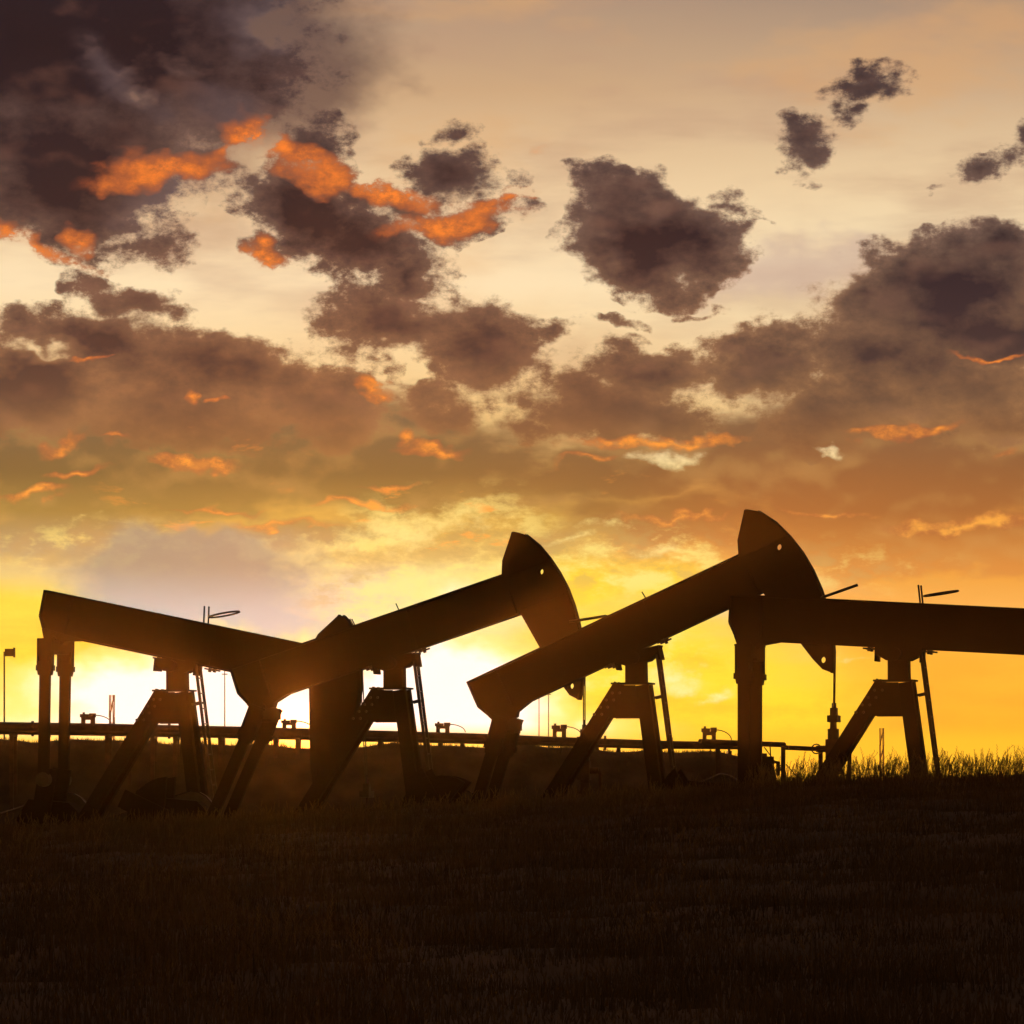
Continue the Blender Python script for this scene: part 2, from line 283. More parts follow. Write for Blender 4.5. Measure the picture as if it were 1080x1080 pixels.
# ------------------------------------------------------------------ materials
def mat(name, base, rough=0.6, metal=0.0, var=0.3, scale=3.0, second=None, bump=0.0, spec=0.4):
    mm = bpy.data.materials.new(name); mm.use_nodes = True
    t = mm.node_tree; b = t.nodes['Principled BSDF']
    b.inputs['Roughness'].default_value = rough; b.inputs['Metallic'].default_value = metal
    b.inputs['Specular IOR Level'].default_value = spec
    co = t.nodes.new('ShaderNodeTexCoord'); nz = t.nodes.new('ShaderNodeTexNoise')
    nz.inputs['Scale'].default_value = scale; nz.inputs['Detail'].default_value = 6
    t.links.new(co.outputs['Object'], nz.inputs['Vector'])
    cr = t.nodes.new('ShaderNodeValToRGB'); cr.color_ramp.elements[0].position = 0.35; cr.color_ramp.elements[1].position = 0.68
    second = second or tuple(x * (1 - var) for x in base)
    cr.color_ramp.elements[0].color = (*second, 1); cr.color_ramp.elements[1].color = (*base, 1)
    t.links.new(nz.outputs[0], cr.inputs[0]); t.links.new(cr.outputs[0], b.inputs['Base Color'])
    if bump:
        bp = t.nodes.new('ShaderNodeBump'); bp.inputs['Strength'].default_value = bump; bp.inputs['Distance'].default_value = 0.02
        t.links.new(nz.outputs[0], bp.inputs['Height']); t.links.new(bp.outputs[0], b.inputs['Normal'])
    return mm
M = dict(
    paint=mat('dark_paint', (0.030, 0.022, 0.016), 0.85, 0, 0.2, 1.2, (0.026, 0.018, 0.013), 0.0, 0.1),
    head=mat('horse_head_paint', (0.030, 0.022, 0.016), 0.85, 0, 0.2, 1.0, (0.025, 0.018, 0.013), 0.0, 0.1),
    steel=mat('worn_steel', (0.08, 0.065, 0.05), 0.5, 0.5, 0.3, 9),
    bright=mat('polished_steel', (0.45, 0.42, 0.38), 0.25, 1.0, 0.2, 9),
    rust=mat('rusty_pipe', (0.10, 0.055, 0.035), 0.75, 0.1, 0.5, 5, None, 0.2),
    earth=mat('earth', (0.085, 0.055, 0.035), 0.95, 0, 0.5, 0.6, (0.045, 0.032, 0.020), 0.5, 0.1),
    gravel=mat('bank_earth', (0.10, 0.07, 0.05), 0.95, 0, 0.5, 1.2, (0.05, 0.036, 0.025), 0.5, 0.1),
    concrete=mat('concrete', (0.25, 0.23, 0.20), 0.9, 0, 0.35, 2, None, 0.2),
)
def grass_mat(name, a, b):
    mm = bpy.data.materials.new(name); mm.use_nodes = True; t = mm.node_tree
    bs = t.nodes['Principled BSDF']; bs.inputs['Roughness'].default_value = 0.7; bs.inputs['Specular IOR Level'].default_value = 0.15
    co = t.nodes.new('ShaderNodeTexCoord'); nz = t.nodes.new('ShaderNodeTexNoise'); nz.inputs['Scale'].default_value = 0.7; nz.inputs['Detail'].default_value = 8
    nz.inputs['Roughness'].default_value = 0.75
    t.links.new(co.outputs['Object'], nz.inputs['Vector'])
    cr = t.nodes.new('ShaderNodeValToRGB'); cr.color_ramp.elements[0].position = 0.38; cr.color_ramp.elements[1].position = 0.62
    cr.color_ramp.elements[0].color = (*a, 1); cr.color_ramp.elements[1].color = (*b, 1)
    t.links.new(nz.outputs[0], cr.inputs[0]); t.links.new(cr.outputs[0], bs.inputs['Base Color'])
    tr = t.nodes.new('ShaderNodeBsdfTranslucent'); t.links.new(cr.outputs[0], tr.inputs[0])
    mx = t.nodes.new('ShaderNodeMixShader'); mx.inputs[0].default_value = 0.35
    t.links.new(bs.outputs[0], mx.inputs[1]); t.links.new(tr.outputs[0], mx.inputs[2])
    t.links.new(mx.outputs[0], t.nodes['Material Output'].inputs[0])
    return mm
M['grass'] = grass_mat('dry_grass', (0.050, 0.036, 0.016), (0.12, 0.082, 0.036))
M['straw'] = grass_mat('seeding_grass', (0.11, 0.08, 0.035), (0.17, 0.12, 0.055))

# ------------------------------------------------------------------ mesh helpers
class MB:
    def __init__(s): s.v = []; s.f = []
    def add(s, vs_, fs):
        o = len(s.v); s.v += [tuple(v) for v in vs_]; s.f += [tuple(i + o for i in f) for f in fs]; return s
    def box(s, x0, x1, y0, y1, z0, z1):
        return s.add([(x0,y0,z0),(x1,y0,z0),(x1,y1,z0),(x0,y1,z0),(x0,y0,z1),(x1,y0,z1),(x1,y1,z1),(x0,y1,z1)],
                     [(3,2,1,0),(4,5,6,7),(0,1,5,4),(1,2,6,5),(2,3,7,6),(3,0,4,7)])
    def bar(s, a, b, w, d, up=(0, 1, 0)):
        """rectangular bar from a to b; w across, d along 'up'"""
        a = Vector(a); b = Vector(b); t = (b - a).normalized(); u = Vector(up); u = (u - t * u.dot(t)).normalized(); n = t.cross(u)
        vs_ = [p + n * (w / 2) * i + u * (d / 2) * j for p in (a, b) for i, j in ((-1,-1),(1,-1),(1,1),(-1,1))]
        return s.add(vs_, [(3,2,1,0),(4,5,6,7),(0,1,5,4),(1,2,6,5),(2,3,7,6),(3,0,4,7)])
    def tube(s, pts, r, n=8, caps=True):
        pts = [Vector(p) for p in pts]; rings = []
        rs = r if isinstance(r, (list, tuple)) else [r] * len(pts)
        vs_ = []; fs = []
        ref = None
        for i, p in enumerate(pts):
            t = (pts[min(i+1, len(pts)-1)] - pts[max(i-1, 0)]).normalized()
            if ref is None: ref = Vector((0,0,1)) if abs(t.z) < 0.9 else Vector((1,0,0))
            u = (ref - t * ref.dot(t)).normalized(); w = t.cross(u); ref = u
            vs_ += [p + (u * math.cos(2*math.pi*k/n) + w * math.sin(2*math.pi*k/n)) * rs[i] for k in range(n)]
        for i in range(len(pts) - 1):
            for k in range(n):
                a = i*n + k; b = i*n + (k+1) % n; fs.append((a, b, b+n, a+n))
        if caps: fs += [tuple(range(n))[::-1], tuple((len(pts)-1)*n + k for k in range(n))]
        return s.add(vs_, fs)
    def plate(s, prof, y0, y1, holes=()):
        """outline in the XZ plane, extruded from y0 to y1, with see-through holes"""
        loops = [prof] + list(holes)
        tris = tessellate_polygon([[Vector((x, z, 0)) for x, z in L] for L in loops])
        flat = [p for L in loops for p in L]; n = len(flat)
        vs_ = [(x, y0, z) for x, z in flat] + [(x, y1, z) for x, z in flat]
        fs = []
        for t in tris:
            a, b, c_ = [flat[i] for i in t]
            ccw = (b[0]-a[0])*(c_[1]-a[1]) - (b[1]-a[1])*(c_[0]-a[0]) > 0
            t = tuple(t) if ccw else tuple(t)[::-1]
            fs.append(t); fs.append(tuple(i + n for i in t[::-1]))
        o = 0
        for L in loops:
            k = len(L)
            for i in range(k):
                a = o + i; b = o + (i+1) % k; fs.append((a, a+n, b+n, b))
            o += k
        return s.add(vs_, fs)
    def shift(s, f): s.v = [tuple(f(Vector(v))) for v in s.v]; return s
    def mesh(s, name, material, smooth=False):
        me = bpy.data.meshes.new(name); me.from_pydata(s.v, [], s.f); me.materials.append(material)
        bm = bmesh.new(); bm.from_mesh(me); bmesh.ops.recalc_face_normals(bm, faces=bm.faces); bm.to_mesh(me); bm.free()
        if smooth:
            me.shade_smooth(); 
            try: me.set_sharp_from_angle(angle=R(40))
            except Exception: pass
        return me
    def build(s, name, material, parent=None, smooth=False):
        o = bpy.data.objects.new(name, s.mesh(name, material, smooth)); COL.objects.link(o)
        if parent: o.parent = parent
        return o
def empty(name, loc, rz=0.0):
    o = bpy.data.objects.new(name, None); COL.objects.link(o); o.location = loc; o.rotation_euler = (0, 0, rz); o.empty_display_size = 0.5
    return o
def tag(o, label, cat, group=None, kind=None):
    o['label'] = label; o['category'] = cat
    if group: o['group'] = group
    if kind: o['kind'] = kind
    return o
def structure(o, label=None):
    o['kind'] = 'structure'
    if label: o['label'] = label
    return o
def circle(cx, cz, r, n=12): return [(cx + r*math.cos(2*math.pi*k/n), cz + r*math.sin(2*math.pi*k/n)) for k in range(n)]
FP = 6675.0
def at(X, Y, d):
    """point seen at photo position X, Y, d metres away along the view axis"""
    return Vector(((X - 540) / FP * d, d, 1.6 + (880 - Y) / FP * d))

# ------------------------------------------------------------------ ground
CREST = [(-2600, 872), (-600, 872), (0, 868), (100, 866), (200, 862), (300, 856), (450, 846), (600, 837), (700, 830), (780, 824), (830, 820), (870, 818), (940, 816), (1000, 814), (1080, 812), (1400, 808), (3000, 800)]
CX = np.array([(a - 540) / FP * 118 for a, b in CREST]); CZ = np.array([1.6 + (880 - b) / FP * 118 for a, b in CREST]) - 0.10
PAD = 0.55
def ss(t): t = np.clip(t, 0, 1); return t * t * (3 - 2 * t)
def bump(x, y):
    return (0.05*np.sin(x*0.9 + 1.3*np.sin(y*0.21)) * np.sin(y*0.37 + 0.5) + 0.03*np.sin(x*2.3 + y*0.8) + 0.02*np.sin(x*4.1 - y*1.9))
def ground(x, y):
    x = np.asarray(x, float); y = np.asarray(y, float)
    c = np.interp(x, CX, CZ)
    up = c * np.clip((y - 6) / 112.0, 0, 1) ** 1.25
    z = np.where(y < 118, up, c + (PAD - c) * ss((y - 118) / 8.0))
    z = np.where(y > 190, PAD + (-1.5 - PAD) * ss((y - 190) / 200.0), z)
    amp = np.where(y < 126, np.clip(y / 30, 0.2, 1), 0.35)
    return z + bump(x, y) * amp * np.where((y > 112) & (y < 122), 0.5, 1)
def sheet(name, xs, ys, zf, material):
    X, Y = np.meshgrid(xs, ys); Z = zf(X, Y)
    v = np.stack([X.ravel(), Y.ravel(), Z.ravel()], 1); nx, ny = len(xs), len(ys)
    i = (np.arange(ny-1)[:, None] * nx + np.arange(nx-1)[None, :]).ravel()
    f = np.stack([i, i+1, i+nx+1, i+nx], 1)
    return np_mesh(name, v, f, material, True)
def np_mesh(name, v, f, material, smooth=False):
    me = bpy.data.meshes.new(name); k = f.shape[1]
    me.vertices.add(len(v)); me.vertices.foreach_set('co', v.astype(np.float32).ravel())
    me.loops.add(f.size); me.loops.foreach_set('vertex_index', f.astype(np.int32).ravel())
    me.polygons.add(len(f)); me.polygons.foreach_set('loop_start', np.arange(0, f.size, k, dtype=np.int32))
    me.polygons.foreach_set('loop_total', np.full(len(f), k, np.int32))
    if smooth: me.polygons.foreach_set('use_smooth', np.ones(len(f), bool))
    me.update(calc_edges=True); me.materials.append(material)
    o = bpy.data.objects.new(name, me); COL.objects.link(o); return o
gx = np.unique(np.concatenate([-np.geomspace(20, 900, 26)[::-1], np.arange(-20, 20.01, 0.4), np.geomspace(20, 900, 26)]))
gy = np.unique(np.concatenate([-np.geomspace(6, 300, 12)[::-1], np.arange(-6, 40, 2), np.arange(40, 130, 0.7), np.arange(130, 200, 2), np.geomspace(200, 1200, 30)]))
structure(sheet('ground', gx, gy, ground, M['earth']), 'dark grassy hillside rising gently to a crest')

# the bank that carries the pipes, beyond the pumps; it stops short at the right
BTOP = [(-1500, 777), (-300, 779), (0, 780.5), (150, 782.5), (315, 789.5), (420, 786.5), (500, 787), (600, 790), (700, 793.5), (760, 796), (800, 798)]
BX = np.array([(a - 540) / FP * 160 for a, b in BTOP]); BZ = np.array([1.6 + (880 - b) / FP * 160 for a, b in BTOP])
BEND = (808 - 540) / FP * 160
def berm(x, y):
    t = np.interp(x, BX, BZ) + 0.035*np.sin(x*1.7) + 0.03*np.sin(x*3.9+1)
    across = np.minimum(ss((y - 153.0) / 6.0), 1 - ss((y - 172.0) / 8.0))
    end = 1 - ss((x - BEND) / 0.9)
    return PAD - 0.6 + (t - PAD + 0.6) * across * end + bump(x, y) * 0.4
bx = np.concatenate([np.arange(-60, 3, 0.5), np.arange(3, 9, 0.12)]); by = np.concatenate([np.arange(152, 162, 0.35), np.arange(162, 181, 1)])
structure(sheet('embankment', bx, by, berm, M['gravel']), 'low dark bank beneath the pipelines, ending left of the right-hand pump')

# ------------------------------------------------------------------ grass
def blades(x, y, z, h, w, lean, azim, turn, seg=3):
    """tapered, bent blades as triangle strips in numpy: returns vertices, triangles"""
    n = len(x); rows = []
    dx_, dy_ = np.cos(azim), np.sin(azim); sx, sy = np.cos(turn), np.sin(turn)
    for k in range(seg):
        t = k / seg; bend = lean * t ** 1.8; wd = w * (1 - t) ** 0.7 / 2
        cx = x + dx_*bend*h; cy = y + dy_*bend*h; cz = z + h * t * (1 - 0.25*np.abs(lean)*t)
        rows += [np.stack([cx - sx*wd, cy - sy*wd, cz], 1), np.stack([cx + sx*wd, cy + sy*wd, cz], 1)]
    rows.append(np.stack([x + dx_*lean*h, y + dy_*lean*h, z + h*(1 - 0.25*np.abs(lean))], 1))
    v = np.stack(rows, 1).reshape(-1, 3); nv = 2*seg + 1
    tri = []
    for k in range(seg - 1):
        a = 2*k; tri += [(a, a+1, a+3), (a, a+3, a+2)]
    tri.append((2*seg-2, 2*seg-1, 2*seg))
    f = (np.array(tri)[None] + (np.arange(n)*nv)[:, None, None]).reshape(-1, 3)
    return v, f
def join(parts):
    vs_, fs, o = [], [], 0
    for v, f in parts: vs_.append(v); fs.append(f + o); o += len(v)
    return np.concatenate(vs_), np.concatenate(fs)
def scatter(n, y0, y1, half, p=1.0):
    """random points on the slope; half(y) = half width"""
    y = y0 + (y1 - y0) * RNG.random(n) ** p; x = (RNG.random(n) * 2 - 1) * half(y); return x, y
pi2 = 2*math.pi
def turf(n, y0, y1, half, hmin, hmax, w, p=1.0, zf=ground, seg=2):
    x, y = scatter(n, y0, y1, half, p)
    cl = 0.5 + 0.25*np.sin(x*1.1 + 2*np.sin(y*0.23)) * np.sin(y*0.31 + x*0.4) + 0.25*np.sin(x*2.9 + 1.7*np.sin(y*0.6)) * np.sin(y*0.83 - x*0.9)
    h = (hmin + (hmax - hmin) * RNG.random(n) ** 2) * (0.35 + 1.1*cl**1.5)
    return blades(x, y, zf(x, y) - 0.02, h, w*(0.7 + 0.6*RNG.random(n)), RNG.normal(0, 0.35, n), RNG.random(n)*pi2, RNG.random(n)*math.pi, seg)
wide = lambda y: y * 0.11 + 1.5
gv, gf = join([turf(170000, 30, 112, wide, 0.10, 0.34, 0.014, 0.9), turf(60000, 100, 121, lambda y: y*0+15.5, 0.10, 0.34, 0.016),
               turf(9000, 6, 32, wide, 0.08, 0.28, 0.010, 0.8)])
g = np_mesh('grass', gv, gf, M['grass']); tag(g, 'dark dry grass covering the hillside in the foreground', 'grass', kind='stuff')

# taller seeding stalks standing along the crest: a thin stem and a loose head of spikelets
def stalks(n, x, y, hmin, hmax, zf=ground, heads=9, zoff=-0.03):
    h = hmin + (hmax - hmin) * RNG.random(n) ** 1.6
    z = zf(x, y) + zoff; lean = RNG.normal(0.05, 0.22, n); azim = RNG.random(n)*0.8 - 0.4
    out = [blades(x, y, z, h, np.full(n, 0.0065), lean, azim, RNG.random(n)*0.6, 4)]
    for k in range(heads):
        t = 0.62 + 0.38 * k / heads; bend = lean * t ** 1.8
        px_ = x + np.cos(azim)*bend*h; py_ = y + np.sin(azim)*bend*h; pz = z + h*t*(1 - 0.25*np.abs(lean)*t)
        sl = (0.020 + 0.030*RNG.random(n)) * (1.15 - 0.6*(k/heads)) * h / 0.5
        out.append(blades(px_, py_, pz, sl*1.5, np.full(n, 0.0095), lean*0.3 + (1 if k % 2 else -1)*(0.45 + 0.3*RNG.random(n)), azim, RNG.random(n)*0.5, 2))
    return join(out)
def crest_x(n, lo, hi): return lo + (hi - lo)*RNG.random(n)
a1 = stalks(2000, crest_x(2000, -13, 15), 112 + 8*RNG.random(2000), 0.14, 0.38)
xr = crest_x(3600, 4.4, 15); a2 = stalks(3600, xr, 113.5 + 6*RNG.random(3600), 0.12, 0.52)
xr = (790 + 300*RNG.beta(1.6, 0.9, 260) - 540)/FP*117; xt = []; yt = []
for _ in range(46):
    cy_ = 44 + 66*RNG.random(); cx_ = (RNG.random()*2-1)*(cy_*0.09); k_ = int(6 + 18*RNG.random()); xt.append(cx_ + RNG.normal(0, 0.22, k_)); yt.append(cy_ + RNG.normal(0, 0.3, k_))
xt = np.concatenate(xt); yt = np.concatenate(yt); a5 = stalks(len(xt), xt, yt, 0.2, 0.55)
a3 = stalks(260, xr, 115 + 3*RNG.random(260), 0.32, 0.68)
xb = -22 + 28.2*RNG.random(1500); a4 = turf(1, 155, 156, lambda y: y*0+1, .1, .2, .01)
av, af = join([a1, a2, a3, a5]); g = np_mesh('seeding_grass', av, af, M['straw']); tag(g, 'tall seeding grass standing against the sky along the crest', 'grass', kind='stuff')
n = 9000; xb = -24 + 30.6*RNG.random(n); yb = 157 + 8*RNG.random(n); cl = np.clip(np.sin(xb*2.1)+np.sin(xb*5.3+1)+np.sin(xb*0.7), 0, 3)/3
bv = blades(xb, yb, berm(xb, yb)-0.03, (0.05 + 0.10*RNG.random(n)**2 + 0.20*cl*RNG.random(n)), np.full(n, 0.02), RNG.normal(0,.4,n), RNG.random(n)*pi2, RNG.random(n), 2)
g = np_mesh('bank_grass', bv[0], bv[1], M['grass']); tag(g, 'short rough grass along the top of the pipeline bank', 'grass', kind='stuff')

# ------------------------------------------------------------------ pumpjacks
YAW = R(-10)                     # heads turned a little towards the camera
PIV = PAD                        # pad level
HP = 4.88                        # height of the beam bearing above the pad
BEAM_T, BEAM_B = 0.95, 0.0
HEAD_R = 4.22
FACE = [(-31.0, 4.24), (-22.0, 4.235), (-7.0, 4.17), (4.0, 4.13), (13.0, 4.07), (20.6, 4.01), (24.6, 3.93), (26.6, 3.84)]
def arc(r, a0, a1, n):
    if r > 4: return [((float(np.interp(a, [q[0] for q in FACE], [q[1] for q in FACE])) + r - HEAD_R)*math.cos(R(a)), (float(np.interp(a, [q[0] for q in FACE], [q[1] for q in FACE])) + r - HEAD_R)*math.sin(R(a))) for a in [a0 + (a1-a0)*k/n for k in range(n+1)]]
    return arc0(r, a0, a1, n)
def frad(a): return float(np.interp(a, [q[0] for q in FACE], [q[1] for q in FACE]))
def arc0(r, a0, a1, n): return [(r*math.cos(R(a0 + (a1-a0)*k/n)), r*math.sin(R(a0 + (a1-a0)*k/n))) for k in range(n+1)]

def pump_meshes():
    m_ = {}
    # walking beam: a deep plate girder with flanges and web stiffeners; pivots at the origin
    b = MB()
    web = [(-3.56, 0.36), (-3.44, 0.10), (-2.5, 0.04), (3.02, 0.04), (3.02, 0.91), (-3.54, 0.91)]
    b.plate(web, -0.02, 0.02)
    b.box(-3.58, 2.98, -0.145, 0.145, 0.91, 0.95); b.box(-2.55, 2.98, -0.145, 0.145, 0.0, 0.04)
    b.bar((-3.56, 0, 0.36), (-3.42, 0, 0.09), 0.04, 0.29); b.bar((-3.43, 0, 0.09), (-2.54, 0, 0.02), 0.04, 0.29)
    b.box(-3.58, -3.55, -0.145, 0.145, 0.36, 0.91)
    for x in (-2.9, 2.9): b.box(x-0.012, x+0.012, -0.14, -0.02, 0.045, 0.905); b.box(x-0.012, x+0.012, 0.02, 0.14, 0.045, 0.905)
    # second web closes the near and far side into a box section over the bearing
    b.box(-0.6, 0.6, -0.144, -0.12, 0.045, 0.905); b.box(-0.6, 0.6, 0.12, 0.144, 0.045, 0.905)
    m_['walking_beam'] = b.mesh('walking_beam', M['paint'])
    # horse head: two cheek plates and a curved face plate that carries the bridle
    back = [(3.62, -2.12), (3.50, -2.00), (3.40, -1.72), (3.25, -1.10), (3.14, -0.60), (3.01, 0.0), (2.87, 0.95), (2.97, 1.22), (3.32, 1.68), (3.355, 1.735), (3.39, 1.74)]
    face = arc(HEAD_R, 26.6, -30.6, 22)
    prof = back + face
    holes = [circle(3.70, 0.73, 0.075), circle(3.58, -1.82, 0.075)]
    h = MB()
    h.plate(prof, -0.17, -0.15, holes); h.plate(prof, 0.15, 0.17, holes)
    m_['horse_head'] = h.mesh('horse_head', M['head'])
    fp = MB(); fo = arc(HEAD_R, 26.6, -30.6, 22); fi = arc(HEAD_R - 0.03, 26.6, -30.6, 22)
    fp.plate(fo + fi[::-1], -0.148, 0.148)
    bk = [(x, z) for x, z in back]; inner = [(x + 0.03, z) for x, z in back]
    fp.plate(bk[:7] + inner[:7][::-1], -0.148, 0.148); fp.plate(bk[6:9] + inner[6:9][::-1], -0.148, 0.148)
    m_['face_plate'] = fp.mesh('face_plate', M['head'])
    st = MB()
    st.bar((3.0, -0.185, 0.1), (4.05, -0.185, 0.1), 0.05, 0.025)
    m_['hinge_strap'] = st.mesh('hinge_strap', M['paint'])
    # bearing saddle under the beam (moves with the beam, drawn level)
    sdl = MB(); sdl.plate([(-0.46, 0.0), (-0.42, -0.16), (-0.22, -0.27), (0.25, -0.27), (0.46, -0.16), (0.55, 0.0)], -0.24, 0.24)
    sdl.tube([(-0.02, -0.42, -0.14), (-0.02, 0.42, -0.14)], 0.13, 14)
    for x in (-0.44, 0.50): sdl.box(x-0.02, x+0.02, -0.24, 0.24, -0.30, 0.0)
    m_['saddle_bearing'] = sdl.mesh('saddle_bearing', M['paint'])
    ck = MB()
    ck.bar((-0.13, 0, -0.035), (0.13, 0, -0.035), 0.035, 0.035); ck.box(-0.03, 0.03, -0.03, 0.03, -0.09, -0.001)
    m_['clamp_rod'] = ck.mesh('clamp_rod', M['steel'])
    # post head
    pn = MB(); pn.plate([(-0.20, -0.20), (-0.20, -0.64), (0.22, -0.64), (0.21, -0.20)], -0.18, 0.18)
    m_['post_neck'] = pn.mesh('post_neck', M['paint'])
    cp = MB(); cp.box(-0.48, 0.34, -0.33, 0.33, -0.68, -0.642); m_['cap_plate'] = cp.mesh('cap_plate', M['paint'])
    gp = MB()
    gp.plate([(-0.44, -0.70), (0.04, -0.70), (0.12, -1.39), (-0.50, -1.39), (-0.68, -1.12)], -0.30, -0.27)
    m_['gusset_plate'] = gp.mesh('gusset_plate', M['paint'])
    bo = MB()
    bo.tube([(0, -0.335, 0), (0, -0.29, 0)], 0.03, 6)
    m_['bolt'] = bo.mesh('bolt', M['steel'])
    for nm, x0, x1, y in (('front', -0.30, 0, 0), ('rear', 0.20, 0, 0)): pass
    l1 = MB(); z1 = -HP + 0.12
    def leg(mb, sx, s):
        # sx -1: the raking leg towards the tail, +1: the near-vertical one
        if sx < 0: xt, xb, w = -0.29, -0.29 - 0.642*(z1*-1 - 0.70), 0.30
        else: xt, xb, w = 0.17, 0.17 + 0.137*(z1*-1 - 0.70), 0.27
        a = Vector((xt, s*0.19, -0.70)); c_ = Vector((xb, s*0.28, z1))
        mb.bar(a, c_, w, 0.16); return mb
    m_['leg_r'] = leg(MB(), -1, 1), leg(MB(), -1, -1), leg(MB(), 1, 1), leg(MB(), 1, -1)
    m_['leg_r'] = [q.mesh('leg', M['paint']) for q in m_['leg_r']]
    cb = MB(); cb.box(-0.05, 0.05, -0.29, 0.29, -0.06, 0.06); m_['cross_brace'] = cb.mesh('cross_brace', M['paint'])
    m_['braces'] = [(0.17+0.137*(-z-0.7), 0, z) for z in (-2.6, -3.7)] + [(-0.29-0.642*(-z-0.7), 0, z) for z in (-2.6, -3.7)]
    # ladder on the near-vertical side
    lt = (0.48, -0.05); lb = (0.48 + 0.134*(HP - 0.15), -HP + 0.1)
    m_['ladder_rail'] = []
    for y in (-0.15, 0.13):
        r_ = MB(); r_.bar((lt[0], y, lt[1]), (lb[0], y, lb[1]), 0.065, 0.03); m_['ladder_rail'].append(r_.mesh('ladder_rail', M['steel']))
    rg = MB(); rg.tube([(0, -0.15, 0), (0, 0.13, 0)], 0.014, 6); m_['rung'] = rg.mesh('rung', M['steel'])
    m_['rungs'] = [(lt[0] + (lb[0]-lt[0])*k/14, 0, lt[1] + (lb[1]-lt[1])*k/14) for k in range(1, 14)]
    so = MB()
    so.bar((-0.21, 0, -0.05), (0, 0, 0), 0.05, 0.03)
    m_['standoff'] = so.mesh('standoff', M['steel']); m_['standoffs'] = [(0.48+0.134*(-z), y, z) for z in (-0.92, -3.0) for y in (-0.15, 0.13)]
    return m_
PM = pump_meshes()

